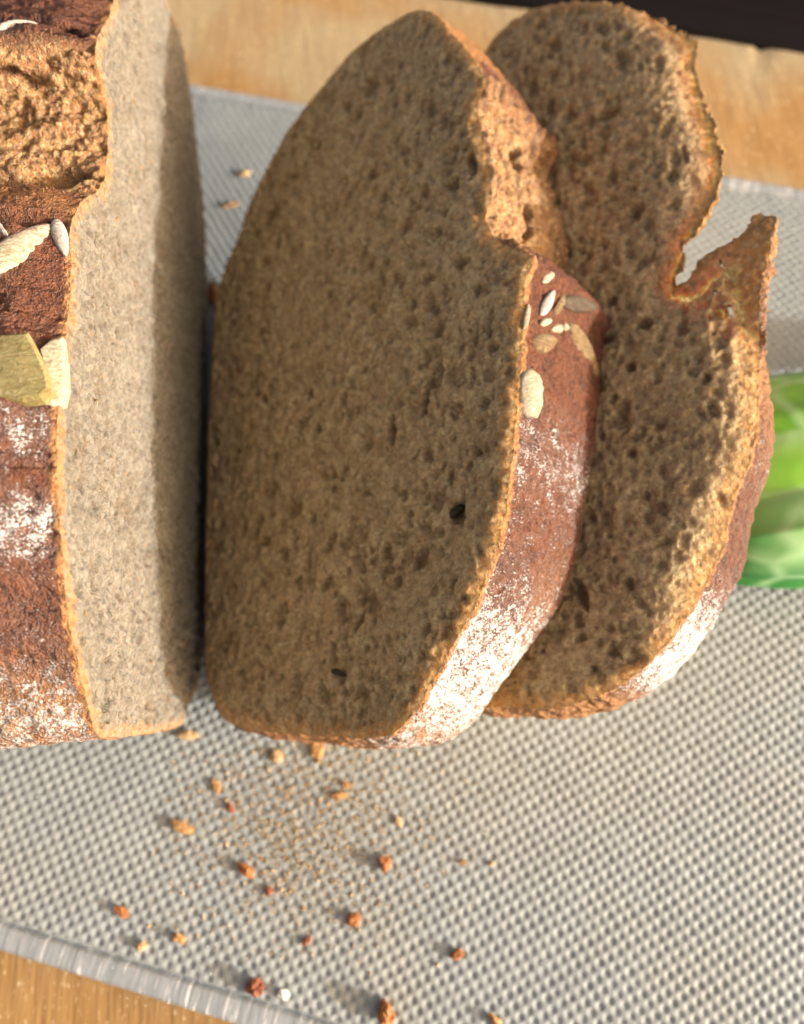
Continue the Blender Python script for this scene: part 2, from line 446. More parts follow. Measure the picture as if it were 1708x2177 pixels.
# the slab runs along ed, its far edge slightly wavy and rounded
V, F = [], []
ss = np.linspace(-40, 30, 281)
crack = lambda s: .10 * math.exp(-((s - 2.05) / .10) ** 2)
prof = [(-45, 0), (-20, 0), (-6, 0), (-1.5, 0), (-.6, 0), (-.25, -.02), (-.08, -.08), (0, -.2), (.02, -.5), (0, -2.4), (-45, -2.4)]
for s in ss:
    wv = .04 * math.sin(s * .9) + .03 * math.sin(s * 2.3 + 1)
    for (t, z) in prof:
        k = 1 if t > -1 else 0
        V.append(strip_pts(s, t + k * (wv - crack(s)), WOOD_Z + z - k * crack(s) * .8))
np_ = len(prof)
for i in range(len(ss) - 1):
    for j in range(np_ - 1): F.append((i * np_ + j, (i + 1) * np_ + j, (i + 1) * np_ + j + 1, i * np_ + j + 1))
mesh_obj('wooden_table_top', V, F, M_wood, smooth=True, kind='structure', label='light wooden table top with vertical grain under the grey board')
# black object beyond the wood
def rounded_box(x0, x1, y0, y1, z0, z1, rad, seg=5):
    pts = []
    for (cx, cy, a0) in ((x1 - rad, y1 - rad, 0), (x0 + rad, y1 - rad, 90), (x0 + rad, y0 + rad, 180), (x1 - rad, y0 + rad, 270)):
        for k in range(seg + 1):
            a = math.radians(a0 + 90 * k / seg); pts.append((cx + rad * math.cos(a), cy + rad * math.sin(a)))
    return pts
bo = rounded_box(-16, 12, .35, 4.3, 0, 0, 2.0, 8)
V, F = [], []
lv = [(.0, -1.6), (.0, -.5), (.08, -.3), (.25, -.22), (.5, -.3), (.7, -.6), (.9, -.75), (1.6, -.8)]
cxy = np.array([-2, 2.3])
for inset, z in lv:
    for (s, t) in bo:
        f = 1 - inset / 2.4; V.append(strip_pts(cxy[0] + (s - cxy[0]) * (1 - inset / 15), cxy[1] + (t - cxy[1]) * f, WOOD_Z + z))
nb_ = len(bo)
for i in range(len(lv) - 1):
    for j in range(nb_): F.append((i * nb_ + j, i * nb_ + (j + 1) % nb_, (i + 1) * nb_ + (j + 1) % nb_, (i + 1) * nb_ + j))
F.append(tuple(range((len(lv) - 1) * nb_, len(lv) * nb_)))
mesh_obj('black_tray', V, F, M_black, smooth=True, label='black out-of-focus tray beyond the far edge of the wooden table', cat='tray', loc=strip_pts(-2, 2.3, WOOD_Z - 1.6))
V = [(-80, -60, WOOD_Z - 2.45), (80, -60, WOOD_Z - 2.45), (80, 90, WOOD_Z - 2.45), (-80, 90, WOOD_Z - 2.45)]
mesh_obj('ground', V, [(0, 1, 2, 3)], M_grey, smooth=False, kind='structure', label='grey surface beyond the table')

# ------------------------------------------------------------------ grey board: dimpled field + smooth rim
ib = [at(0, 1963), at(626, 2156)]           # inner line of the rim, near side
bd = np.array([math.cos(BA), math.sin(BA)]); bn = np.array([-bd[1], bd[0]])
near = (ib[0][:2] + ib[1][:2]) / 2
far_t = (at(1080, 286)[:2] - near) @ bn      # far edge of the board (outer)
RIMW = .50
W_in = far_t - RIMW * 1.1
s0, s1 = -19., 24.
def bpt(s, t, z): p = near + bd * s + bn * t; return (p[0], p[1], z)
board = root('cutting_board', bpt(0, W_in / 2, -BOARD_T), 'grey plastic cutting board with dimpled surface under the sliced bread', 'cutting board')
PIT = .2016
la = np.array([math.cos(LA), math.sin(LA)]); lb = np.array([-la[1], la[0]])
res = 6
hh = PIT / res
# only the part of the field the picture can show carries real dimples, the rest is covered by bread
cor = [near + bd * a + bn * b for a in (-6.5, 13.5) for b in (0, W_in)]
A_ = np.array([[c @ la, c @ lb] for c in cor]); amin, amax = A_.min(0), A_.max(0)
na, nb2 = int((amax[0] - amin[0]) / hh) + 2, int((amax[1] - amin[1]) / hh) + 2
ga, gb = np.meshgrid(amin[0] + np.arange(na) * hh, amin[1] + np.arange(nb2) * hh, indexing='ij')
wx = ga[..., None] * la + gb[..., None] * lb
rel = wx - near
sc_, tc_ = rel @ bd, rel @ bn
MARG = .07
ok = (sc_ > -6.5) & (sc_ < 13.5) & (tc_ > MARG - hh) & (tc_ < W_in - MARG + hh)
tcl = np.clip(tc_, MARG, W_in - MARG)
wx = near + sc_[..., None] * bd + tcl[..., None] * bn
ia, ib_ = np.round(ga / PIT), np.round(gb / PIT)
jit = lambda k: LAT[(ia.astype(int) * 3 + k) % 64, (ib_.astype(int) * 5 + k) % 64, (7 * k) % 64] - .5
da = ga / PIT - ia + jit(1) * .09; db = gb / PIT - ib_ + jit(2) * .10
rr = np.sqrt((da * 1.04) ** 2 + (db * .96) ** 2) / (.40 * (1 + .18 * jit(3)))
z = -.025 * (1 + .35 * jit(4)) * np.clip(1 - rr ** 2, 0, 1) ** .85
z = z + .004 * fbm(np.stack([ga, gb, ga * 0], -1).reshape(-1, 3), 6, 2, 5).reshape(z.shape)
edge_f = np.clip(np.minimum(tcl - MARG, W_in - MARG - tcl) / .05, 0, 1)
z = z * edge_f
Vb = np.concatenate([wx, z[..., None]], -1)
k4 = ok[:-1, :-1] & ok[1:, :-1] & ok[1:, 1:] & ok[:-1, 1:]
us = np.zeros(ok.shape, bool)
for a in (0, 1):
    for b in (0, 1): us[a:na - 1 + a, b:nb2 - 1 + b] |= k4
num = -np.ones(ok.shape, int); num[us] = np.arange(us.sum())
a, b = np.nonzero(k4)
mesh_obj('dimpled_surface', Vb[us], np.c_[num[a, b], num[a + 1, b], num[a + 1, b + 1], num[a, b + 1]], M_board, board)
# body: profile swept across the width, inset groove line next to the field
V, F = [], []
pr_ = [(MARG, -.004), (.05, -.05), (.035, -.13), (-.005, -.13), (-.02, .0), (-.07, .014), (-.30, .008), (-.50, -.01), (-.60, -.06), (-.67, -.20), (-.69, -.4), (-.66, -.56), (-.5, -.68), (-.3, -.70)]
pr_ = [(t if t > -.07 else -.07 + (t + .07) * .68, z_) for (t, z_) in pr_]
sect = pr_[::-1] + [(W_in - t, z_) for (t, z_) in pr_]
# the ends of the board, out of the picture, close it
ends = [s0 + .35, s0 + .1, s0] ; 
sv = [s0, s0 + .12, s0 + .4] + list(np.linspace(s0 + 1, s1 - 1, 60)) + [s1 - .4, s1 - .12, s1]
for s in sv:
    e = min(s - s0, s1 - s); sh = 0 if e >= .4 else (.10 if e > .05 else .3)
    for (t, z_) in sect:
        zz = z_ if sh == 0 else -.35 + (z_ + .35) * (1 - sh)
        V.append(bpt(s, t, zz))
ns = len(sect); i0 = len(pr_) - 1
for i in range(len(sv) - 1):
    for j in range(ns - 1):
        if j == i0: continue
        F.append((i * ns + j, (i + 1) * ns + j, (i + 1) * ns + j + 1, i * ns + j + 1))
F.append(tuple(range(ns))); F.append(tuple(reversed(range((len(sv) - 1) * ns, len(sv) * ns))))
V = np.array(V)
mesh_obj('rim', V, F, M_rim, board)
# plain field outside the visible part, a hair below
V = [bpt(s0 + .3, MARG, -.012), bpt(s1 - .3, MARG, -.012), bpt(s1 - .3, W_in - MARG, -.012), bpt(s0 + .3, W_in - MARG, -.012)]
V2 = []
for (sa, sb) in ((s0 + .3, -6.45), (13.45, s1 - .3)):
    V2 += [bpt(sa, MARG, -.012), bpt(sb, MARG, -.012), bpt(sb, W_in - MARG, -.012), bpt(sa, W_in - MARG, -.012)]
mesh_obj('plain_surface', V2, [(0, 1, 2, 3), (4, 5, 6, 7)], M_board, board, smooth=False)

# ------------------------------------------------------------------ crust description helpers
def bell(x, c, w): return np.exp(-((x - c) / w) ** 2)

# ------------------------------------------------------------------ slice in the middle
T2 = 1.65
f2 = at(430, 1450, T2 * math.cos(math.radians(40)))
P2 = plane((f2[0], f2[1], f2[2]), 90, 40)
px2 = [(428, 1380), (432, 1440), (450, 1500), (480, 1535), (540, 1553), (640, 1563), (740, 1568), (820, 1563), (870, 1520), (905, 1460), (950, 1380), (1000, 1290), (1030, 1210), (1060, 1120), (1078, 1010), (1088, 900), (1097, 800), (1104, 700),
       (1108, 600), (1122, 562), (1128, 545), (1100, 530), (1060, 515), (1036, 495), (1025, 460), (1042, 410), (1030, 330), (1012, 260), (1008, 215), (1028, 165), (985, 100), (945, 55), (928, 30), (895, 16), (860, 22), (800, 60), (740, 108), (690, 165), (650, 215), (600, 285),
       (560, 355), (525, 430), (500, 500), (475, 560), (455, 620), (445, 700), (438, 850), (432, 1050), (428, 1250)]
out2 = np.array([onplane(x, y, P2) for x, y in px2])
v_at = lambda x, y, P: onplane(x, y, P)[1]
vt0, vt1 = v_at(1030, 505, P2), v_at(1020, 150, P2)        # torn score between these
vflap = v_at(1118, 552, P2)
def pores_px(lst, P, scale=1):
    r = []
    for (x, y, rx, ry, an, dp) in lst:
        u, v = onplane(x, y, P); u2, _ = onplane(x + rx, y, P); _, v2 = onplane(x, y - ry, P)
        r.append((u, v, abs(u2 - u) * scale, abs(v2 - v) * scale, an, dp))
    return r
pp2 = pores_px([(785, 185, 15, 20, .4, .16), (575, 458, 17, 15, 0, .2), (690, 1240, 12, 14, 0, .16), (890, 1190, 12, 26, -.5, .16), (972, 1088, 16, 24, -.2, .2),
                (832, 915, 6, 30, -.1, .22), (905, 845, 7, 42, -.35, .2), (930, 790, 10, 40, -.3, .14), (958, 388, 16, 14, 0, .2), (1000, 345, 8, 30, .1, .2), (700, 210, 10, 14, 0, .1), (860, 480, 14, 16, 0, .12),
                (905, 590, 10, 12, 0, .14), (980, 560, 14, 10, 0, .16), (1015, 620, 8, 14, 0, .16), (930, 700, 10, 14, 0, .14), (1035, 700, 5, 14, 0, .15), (740, 640, 10, 9, 0, .12), (620, 1080, 15, 18, 0, .14),
                (700, 1150, 14, 9, .6, .12), (815, 1215, 15, 12, 0, .14), (770, 1270, 8, 12, 0, .16), (760, 1320, 6, 22, -.7, .12), (905, 1340, 9, 14, -.7, .12), (1010, 960, 8, 10, 0, .16), (640, 900, 10, 10, 0, .1), (560, 1150, 12, 10, 0, .12),
                (770, 100, 10, 10, 0, .1), (600, 390, 10, 12, 0, .1), (840, 300, 10, 12, 0, .1), (900, 410, 9, 14, .3, .1), (625, 1480, 18, 12, 0, .12), (720, 1432, 14, 7, 0, .06), (1110, 280, 5, 5, 0, .05), (960, 1240, 6, 12, -.4, .12), (850, 1145, 16, 12, 0, .08),
                (1000, 800, 6, 22, -.2, .1), (880, 650, 8, 10, 0, .14), (820, 560, 9, 9, 0, .12), (690, 520, 10, 10, 0, .12), (560, 560, 10, 12, 0, .1), (545, 980, 9, 12, 0, .1)], P2, 1.2)
hole2 = [onplane(1108, 270, P2), onplane(1125, 440, P2)]
def rim2(G, dw, T, base, w):
    u, v = G[:, 0], G[:, 1]
    n = len(u)
    right = sstep(5.0, 6.2, u)                                   # the crust over the top of the loaf
    tear = sstep(vt0 - .25, vt0 + .05, v) * (1 - sstep(vt1 - .15, vt1 + .25, v)) * sstep(6.5, 7.2, u)
    fine = fbm(base, 3.5, 4, 21) * .16 + fbm(base, 14, 2, 22) * .07
    wf = min(1, w / .02) * min(1, (1 - w) / .04)
    bulge = .12 * math.sin(math.pi * w) * (1 - tear)
    disp = (fine * (1 - tear) + tear * (fbm(base, 4, 3, 23) * .26 + fbm(base * np.array([3, .7, 3]), 3.2, 3, 24) * .34 + .05)) * wf + bulge
    flap = sstep(vt0 - .9, vt0 - .45, v) * (1 - sstep(vt0 - .3, vt0 - .05, v)) * right
    disp = disp + flap * .10 * wf
    hole = np.zeros(n)
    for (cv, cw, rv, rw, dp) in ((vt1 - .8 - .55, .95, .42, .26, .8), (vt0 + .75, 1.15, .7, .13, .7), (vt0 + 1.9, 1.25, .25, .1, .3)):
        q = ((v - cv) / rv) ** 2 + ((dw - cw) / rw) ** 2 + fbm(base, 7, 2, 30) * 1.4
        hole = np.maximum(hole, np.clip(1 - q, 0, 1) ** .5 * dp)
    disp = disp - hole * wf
    vv = v
    low = 1 - sstep(-1.0, 1.4, v)                                # near end, heavy flour
    fl = right * ((.74 * low) + .10 * bell(v, 1.0, .8) + .40 * bell(v, 2.3, .9) + .10) * (1 - tear)
    fl = fl * (1 - sstep(3.2, 4.3, v)) + .62 * (1 - right) * sstep(3.0, 4.6, u) * low
    fl = np.clip(fl * 1.12, 0, .86) + .1 * fbm(base, 1.5, 2, 31)
    warm = np.clip(1 - right * 1.0, 0, 1) * .9 + tear * .2 + .30 * bell(v, .1, .7) * sstep(.9, 1.4, dw)
    warm = np.maximum(warm, .8 * sstep(vt1 + .2, vt1 + 1., v))
    rim = (1 - sstep(.03, .17, dw)) * .9 + .35 * (1 - sstep(.0, .35, dw))
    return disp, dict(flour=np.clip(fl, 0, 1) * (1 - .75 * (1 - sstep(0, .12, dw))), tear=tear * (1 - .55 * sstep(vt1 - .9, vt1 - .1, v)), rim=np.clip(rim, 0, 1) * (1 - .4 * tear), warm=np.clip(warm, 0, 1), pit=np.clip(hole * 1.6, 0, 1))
slice2 = root('bread_slice', (f2[0] + 1.0, f2[1] + 6, 0), 'larger bread slice leaning in the middle, seeds on its floury crust, nearest the loaf', 'bread slice', 'cut slices of brown bread')
jag2 = lambda D: np.where((D[:, 0] > 7) & (D[:, 1] > vt0 - .6) & (D[:, 1] < vt1 + .3), .05, .022)
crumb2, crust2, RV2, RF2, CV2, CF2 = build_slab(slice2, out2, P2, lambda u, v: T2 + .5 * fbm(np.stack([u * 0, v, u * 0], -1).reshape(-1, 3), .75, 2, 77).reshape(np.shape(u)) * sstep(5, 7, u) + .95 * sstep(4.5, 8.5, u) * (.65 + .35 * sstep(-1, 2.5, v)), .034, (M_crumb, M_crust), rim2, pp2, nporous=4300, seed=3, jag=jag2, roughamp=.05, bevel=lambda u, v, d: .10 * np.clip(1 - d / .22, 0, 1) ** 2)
bvh_crust2, bvh_crumb2 = bvh(RV2, RF2), bvh(CV2, CF2)

# ------------------------------------------------------------------ last slice, torn, on the right
T3 = 1.35
f3 = np.array([f2[0] + 2.75, f2[1], T3 * math.cos(math.radians(33))])
P3_ = plane(f3, 90, 33)
px3 = [(1000, 1500), (1090, 1503), (1160, 1505), (1230, 1492), (1300, 1462), (1360, 1420), (1420, 1350), (1470, 1270), (1500, 1210), (1530, 1140), (1535, 1100), (1555, 1040), (1585, 960), (1600, 880), (1603, 800), (1604, 700), (1612, 600), (1635, 520),
       (1640, 465), (1622, 450), (1598, 455), (1590, 478), (1560, 505), (1520, 525), (1490, 545), (1470, 575), (1448, 598), (1428, 602), (1436, 570), (1452, 545), (1440, 510), (1470, 490), (1500, 440), (1512, 400), (1520, 340), (1510, 290), (1500, 230), (1478, 190), (1462, 130), (1468, 62), (1450, 50), (1425, 40), (1390, 25), (1330, 8),
       (1250, -5), (1180, 0), (1120, 18), (1070, 50), (1035, 90), (1000, 160), (960, 300), (930, 500), (900, 800), (890, 1100), (900, 1300), (930, 1440)]
out3 = np.array([onplane(x, y, P3_) for x, y in px3])
vn = onplane(1430, 600, P3_); vtip = onplane(1635, 460, P3_)
pp3 = pores_px([(1175, 95, 16, 20, .3, .2), (1320, 120, 12, 18, .3, .2), (1290, 240, 30, 14, -.2, .16), (1355, 445, 16, 10, 0, .2), (1450, 320, 8, 22, 0, .2), (1395, 130, 10, 22, 0, .14), (1390, 250, 9, 9, 0, .14), (1240, 340, 16, 12, 0, .14), (1300, 370, 12, 14, 0, .14),
                (1370, 690, 18, 14, 0, .2), (1300, 640, 16, 12, 0, .16), (1340, 780, 12, 10, 0, .2), (1530, 1060, 12, 26, .2, .22), (1515, 1185, 9, 16, 0, .2), (1230, 1260, 12, 40, .2, .26), (1440, 1340, 12, 12, 0, .16), (1300, 1385, 18, 14, 0, .18), (1350, 1400, 22, 8, .2, .16), (1260, 1420, 10, 10, 0, .14),
                (1500, 800, 10, 12, 0, .14), (1400, 900, 14, 12, 0, .12), (1340, 960, 12, 12, 0, .14), (1420, 1150, 14, 12, 0, .14), (1480, 600, 14, 12, 0, .2), (1545, 600, 9, 16, 0, .22), (1525, 660, 14, 16, 0, .25), (1570, 590, 7, 12, 0, .2), (1450, 700, 10, 14, .4, .2), (1190, 560, 14, 14, 0, .22), (1210, 640, 12, 14, 0, .2), (1290, 720, 14, 12, 0, .2), (1370, 1050, 9, 16, 0, .14), (1335, 1240, 10, 14, 0, .14)], P3_)
def hl(x, y, rx, ry, a):
    u, v = onplane(x, y, P3_); u2, _ = onplane(x + rx, y, P3_); _, v2 = onplane(x, y - ry, P3_); return (u, v, abs(u2 - u), abs(v2 - v), a)
holes3 = [hl(1550, 655, 6, 15, .1), hl(1517, 620, 5, 6, .3), hl(1532, 560, 4, 9, .2)]
def T3f(u, v):
    d = np.sqrt(((u - onplane(1560, 580, P3_)[0]) / 1.6) ** 2 + ((v - onplane(1560, 580, P3_)[1]) / 1.9) ** 2)
    return (T3 + .45 * sstep(5, 9, u) * (1 - .9 * sstep(.5, 2.5, v))) * (.14 + .86 * sstep(.45, 1.35, d)) * (1 - .72 * sstep(6.0, 8.8, u) * sstep(vn[1] - 1.2, vn[1] + .2, v))
def bev3(u, v, d):
    right = sstep(5.5, 7.5, u); up = sstep(vn[1] - .3, vn[1] + .8, v)
    a = .10 * np.clip(1 - d / .25, 0, 1) ** 2
    b = right * ((1 - up) * .34 * np.clip(1 - d / .8, 0, 1) ** 1.7 + up * .42 * sstep(7.8, 9.4, u) * np.clip(1 - d / 1.2, 0, 1) ** 1.5)
    return np.maximum(a, b)
def rim3(G, dw, T, base, w):
    u, v = G[:, 0], G[:, 1]
    right = sstep(5.0, 6.4, u)
    torn = sstep(vn[1] - .5, vn[1] + .4, v) * sstep(6, 7, u)
    up = sstep(vn[1] - 4.6, vn[1] - 1.0, v)
    wf = min(1, w / .06) * min(1, (1 - w) / .04)
    disp = ((fbm(base, 5, 3, 41) * .12 + fbm(base, 15, 2, 42) * .06) * (1 - torn) + torn * (fbm(base, 4, 3, 43) * .3 + fbm(base, 12, 2, 44) * .14)) * wf + .10 * math.sin(math.pi * w) * (1 - torn)
    low = 1 - sstep(-.6, 1.2, v)
    fl = right * (.92 * low + .34 * bell(v, 2.2, 1.0) + .25 * bell(v, 4, .9)) * (1 - sstep(4.6, 6, v)) + .1 * fbm(base, 1.5, 2, 45)
    fl = fl * sstep(4.0, 6.0, u)
    warm = np.clip(1 - right + .85 * up, 0, 1)
    rim = (1 - sstep(.03, .17, dw)) * .9
    return disp, dict(flour=np.clip(fl, 0, 1) * (1 - .6 * (1 - sstep(0, .12, dw))), tear=torn, rim=rim, warm=warm, pit=0 * u)
slice3 = root('bread_slice', (f3[0] + .8, f3[1] + 6, 0), 'last bread slice at right with its upper crust edge torn into a notch', 'bread slice', 'cut slices of brown bread')
jag3 = lambda D: np.where((D[:, 0] > 5.5) & (D[:, 1] > vn[1] - .8), .07, .022)
crumb3, crust3, RV3, RF3, CV3, CF3 = build_slab(slice3, out3, P3_, T3f, .036, (M_crumb, M_crust), rim3, pp3, holes=holes3, nporous=3900, seed=5, jag=jag3, roughamp=.05, bevel=bev3, edgefn=lambda u, v: 1 - .5 * np.exp(-((u - vtip[0] + .5) / 1.1) ** 2 - ((v - vtip[1] + 1.2) / 1.6) ** 2) - .3 * sstep(8.2, 9.6, u) * sstep(3, 6, v))
bvh_crust3 = bvh(RV3, RF3)

# ------------------------------------------------------------------ the loaf
fl_ = at(430, 1450, 0)
PL = plane(fl_ + np.array([.06, 0, .01]), 90.3, 88)
PL = (PL[0], PL[1], PL[2], -PL[3])            # this cut face looks to the right
pxl = [(432, 1400), (425, 1455), (405, 1500), (392, 1540), (330, 1558), (225, 1566), (205, 1540), (190, 1470), (172, 1400), (157, 1320), (145, 1220), (136, 1100), (131, 1000), (130, 900), (136, 800), (146, 720), (156, 650), (160, 560), (158, 480), (180, 430), (215, 405), (232, 370), (236, 300), (234, 220), (222, 165), (210, 120), (216, 80), (238, 35), (248, 0), (262, -50), (300, -90), (340, -40),
       (360, 5), (385, 70), (398, 140), (410, 220), (424, 330), (438, 470), (442, 600), (440, 800), (436, 1100)]
outl = np.array([onplane(x, y, PL) for x, y in pxl])
outl[:, 0] = np.maximum(outl[:, 0], 0.0)
LD = 9.5
wn = list(np.linspace(0, 3.4, 96) / LD) + list(np.linspace(3.7, LD, 12) / LD)
def yv(x, y): return (at(x, y, 7.0) - PL[0]) @ PL[2]
ty0, ty1 = onplane(200, 415, PL)[1], onplane(212, 110, PL)[1]
def riml(G, dw, T, base, w):
    u, v = G[:, 0], G[:, 1]; n = len(u)
    top = sstep(3.0, 5.0, u)
    yy = (base - PL[0]) @ PL[2]                                    # along the bread's width
    tear = sstep(ty0 - .15, ty0 + .2, yy) * (1 - sstep(ty1 - .1, ty1 + .25, yy)) * top
    wf = min(1, w * LD / .08)
    disp = (fbm(base, 4, 3, 51) * .14 + fbm(base, 15, 2, 52) * .06) * (1 - tear) + tear * (fbm(base, 3, 3, 53) * .22 + fbm(base, 13, 3, 54) * .14 + fbm(base * np.array([.8, 3, 3]), 2.2, 3, 55) * .26)
    # folds: fissure in the tear, hollow below it, crease in the crust
    pit = np.zeros(n)
    def fold(x0, y0, x1, y1, wd, dp, d0=.25):
        nonlocal disp, pit
        p0, p1 = at(x0, y0, 7.3), at(x1, y1, 7.3)
        a0, a1 = (p0 - PL[0]) @ PL[2], (p1 - PL[0]) @ PL[2]
        xr = np.clip((base[:, 0] - p0[0]) / (p1[0] - p0[0] + 1e-6), -1, 2); c = a0 + (a1 - a0) * xr
        q = bell(yy + fbm(base, 2.5, 2, 60) * .25, c, wd) * sstep(d0 * .4, d0 * 1.6, dw) * top
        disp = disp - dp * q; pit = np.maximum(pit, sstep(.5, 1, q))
    fold(0, 178, 150, 192, .07, .55, .3)
    fold(0, 450, 120, 430, .22, .45, .35)
    fold(0, 640, 140, 628, .10, .22, .15)
    fold(0, 270, 60, 270, .08, .15, .8)
    disp = disp * wf + .22 * sstep(0, .8, dw) * (1 - tear) * top * sstep(-1.2, .5, v)
    disp = disp - 1.9 * sstep(5.5, LD, dw)  # rounds off towards the far end
    fl = .66 * bell(yy, yv(60, 1190), .42) + .60 * bell(yy, yv(60, 1040), .45) + .2 * bell(yy, yv(60, 940), .3) + .26 * bell(yy, yv(60, 1330), .6) + .25 * bell(yy, yv(60, 1440), .5) + .55 * bell(yy, onplane(215, 1545, PL)[1], .5) + .12 * bell(yy, yv(60, 660), .3)
    fl = fl + .55 * (1 - sstep(1., 3.5, u)) * bell(v, -1.4, 1.2) + .25 * fbm(base * np.array([1, 3.2, 1]), 1.2, 3, 61)
    fl = np.clip(fl * 1.1, 0, .88) * (1 - tear)
    warm = .85 * bell(yy, yv(60, 1520), .45) + .55 * bell(yy, yv(120, 590), .35) + (1 - top) * .7 + .3 * bell(yy, yv(60, 60), .3)
    rim = (1 - sstep(.02, .13, dw)) * .95 + .25 * (1 - sstep(.0, .4, dw))
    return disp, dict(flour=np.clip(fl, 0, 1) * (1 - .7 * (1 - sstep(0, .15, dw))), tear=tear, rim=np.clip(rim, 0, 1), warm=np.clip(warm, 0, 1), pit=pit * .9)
loaf = root('bread_loaf', (fl_[0] - 4, fl_[1] + 6, 0), 'uncut rest of the brown loaf at left, floury seeded crust and pale sunlit cut face', 'loaf of bread')
ppl = pores_px([(357, 238, 7, 8, 0, .2), (290, 380, 12, 10, 0, .08), (258, 1270, 6, 7, 0, .12), (325, 1500, 8, 9, 0, .12), (275, 1085, 9, 14, 0, .15), (290, 1150, 4, 5, 0, .1), (250, 700, 8, 7, 0, .1), (300, 620, 7, 9, 0, .1), (215, 1010, 7, 6, 0, .08), (240, 1400, 6, 8, 0, .1), (270, 160, 8, 7, 0, .1)], PL, 1.7)
crumbl, crustl, RVl, RFl, CVl, CFl = build_slab(loaf, outl, PL, lambda u, v: LD + 0 * u, .036, (M_crumb_loaf, M_crust), riml, ppl, back=False, nporous=1800, seed=8, depth_rows=wn, roughamp=.085, bevel=lambda u, v, d: .06 * np.clip(1 - d / .15, 0, 1) ** 2)
bvh_crustl, bvh_crumbl = bvh(RVl, RFl), bvh(CVl, CFl)
exec_cap = RVl[-(len(RVl) // len(wn)):]
cc = exec_cap.mean(0) + np.array([-.8, 0, 0])
order = np.argsort(np.arctan2(exec_cap[:, 2] - cc[2], exec_cap[:, 1] - cc[1]))
Vc = np.vstack([exec_cap[order], exec_cap[order] * .5 + cc * .5 + np.array([-.25, 0, 0]), cc[None]]); kc = len(order)
Fc = [(i, (i + 1) % kc, kc + (i + 1) % kc, kc + i) for i in range(kc)] + [(kc + i, kc + (i + 1) % kc, 2 * kc) for i in range(kc)]
zz = np.zeros(len(Vc))
mesh_obj('end_crust', Vc, Fc, M_crust, loaf, attrs=dict(flour=zz + .3, tear=zz, rim=zz, warm=zz + .2, pit=zz))

# ------------------------------------------------------------------ seeds baked into the crusts
def seed_mesh(L, W, H, kind='drop', seedn=0):
    """along local x; drop = pumpkin / sunflower kernel, chip = broken piece"""
    V, F = [], []
    r = random.Random(seedn)
    if kind == 'chip':
        nx, nr = 9, 12
        pw = [.15, .72, .95, 1, .98, .96, .9, .82, .5]
    else:
        nx, nr = 15, 16
        pw = [max(.03, (math.sin(math.pi * (i / (nx - 1)) ** .8)) ** .62) for i in range(nx)]
    for i in range(nx):
        x = -L / 2 + L * i / (nx - 1)
        for k in range(nr):
            a = 2 * math.pi * k / nr
            ca, sa = math.cos(a), math.sin(a)
            e = .8
            y = W / 2 * pw[i] * math.copysign(abs(ca) ** e, ca); z = H / 2 * pw[i] ** .8 * math.copysign(abs(sa) ** (1.25), sa)
            if kind == 'chip': y *= 1 + r.uniform(-.09, .09); z *= 1 + r.uniform(-.15, .15)
            V.append((x + (r.uniform(-.03, .03) * L if kind == 'chip' else 0), y, z + .06 * H * math.cos(x / L * 3)))
    for i in range(nx - 1):
        for k in range(nr): F.append((i * nr + k, (i + 1) * nr + k, (i + 1) * nr + (k + 1) % nr, i * nr + (k + 1) % nr))
    F.append(tuple(range(nr))); F.append(tuple(reversed(range((nx - 1) * nr, nx * nr))))
    return np.array(V), F
def place(par, tree, px, px2, W, H, mat, name, label, kind='drop', sink=.35, lift=None, tilt=0, seedn=1, smooth=True):
    """a kernel lying on the surface from picture point px to px2"""
    h1, h2 = hit(tree, *px), hit(tree, *px2)
    if h1[0] is None or h2[0] is None:
        base = h1[0] or h2[0] or Vector(at(*px, 5)); d_ = (base - Vector(CAM)).length
        p1, p2 = [Vector(CAM) + Vector(ray(*q)).normalized() * d_ for q in (px, px2)]; n = -Vector(ray(*px)).normalized()
    else: p1, p2 = h1[0], h2[0]; n = None
    mid = (p1 + p2) / 2
    if n is None:
        near_ = tree.find_nearest(mid); toc = (Vector(CAM) - mid).normalized()
        ns = Vector((0, 0, 0))
        for dx in (-1, 0, 1):
            for dy in (-1, 0, 1):
                hh_ = tree.find_nearest(mid + Vector((dx * .12, dy * .12, 0)))
                nn = hh_[1]; nn = nn if nn.dot(toc) > 0 else -nn; ns += nn
        n = (ns.normalized() + toc * .8).normalized()
    x = (p2 - p1); L = x.length; x.normalize(); n = (n - x * n.dot(x)).normalized(); y = n.cross(x)
    if tilt: q = Matrix.Rotation(tilt, 3, x); n = q @ n; y = q @ y
    V, F = seed_mesh(L, W, H, kind, seedn)
    c = mid + n * H * (.5 - sink)
    Wd = np.array([tuple(c + x * float(v[0]) + y * float(v[1]) + n * float(v[2])) for v in V])
    return mesh_obj(name, Wd, F, mat, par, smooth=smooth, label=label)
place(slice2, bvh_crust2, (1112, 632), (1150, 548), .22, .13, M_seed_pale, 'sunflower_seed', 'long pale seed at the top corner of the floury crust', seedn=2)
place(slice2, bvh_crust2, (1146, 672), (1176, 618), .20, .13, M_seed_white, 'sunflower_seed', 'small white seed', seedn=3)
place(slice2, bvh_crust2, (1145, 690), (1168, 682), .12, .10, M_seed_cream, 'seed_fragment', 'tiny cream seed fragment', kind='chip', seedn=4)
place(slice2, bvh_crust2, (1132, 735), (1186, 722), .33, .12, M_seed_gold, 'pumpkin_seed', 'roundish olive brown seed sunk in the crust', sink=.62, seedn=5)
place(slice2, bvh_crust2, (1192, 640), (1268, 655), .30, .16, M_seed_grey, 'pumpkin_seed', 'grey glossy seed', sink=.45, seedn=6)
place(slice2, bvh_crust2, (1203, 686), (1268, 800), .36, .18, M_seed_gold, 'sunflower_seed', 'long golden brown striped seed', sink=.3, seedn=7)
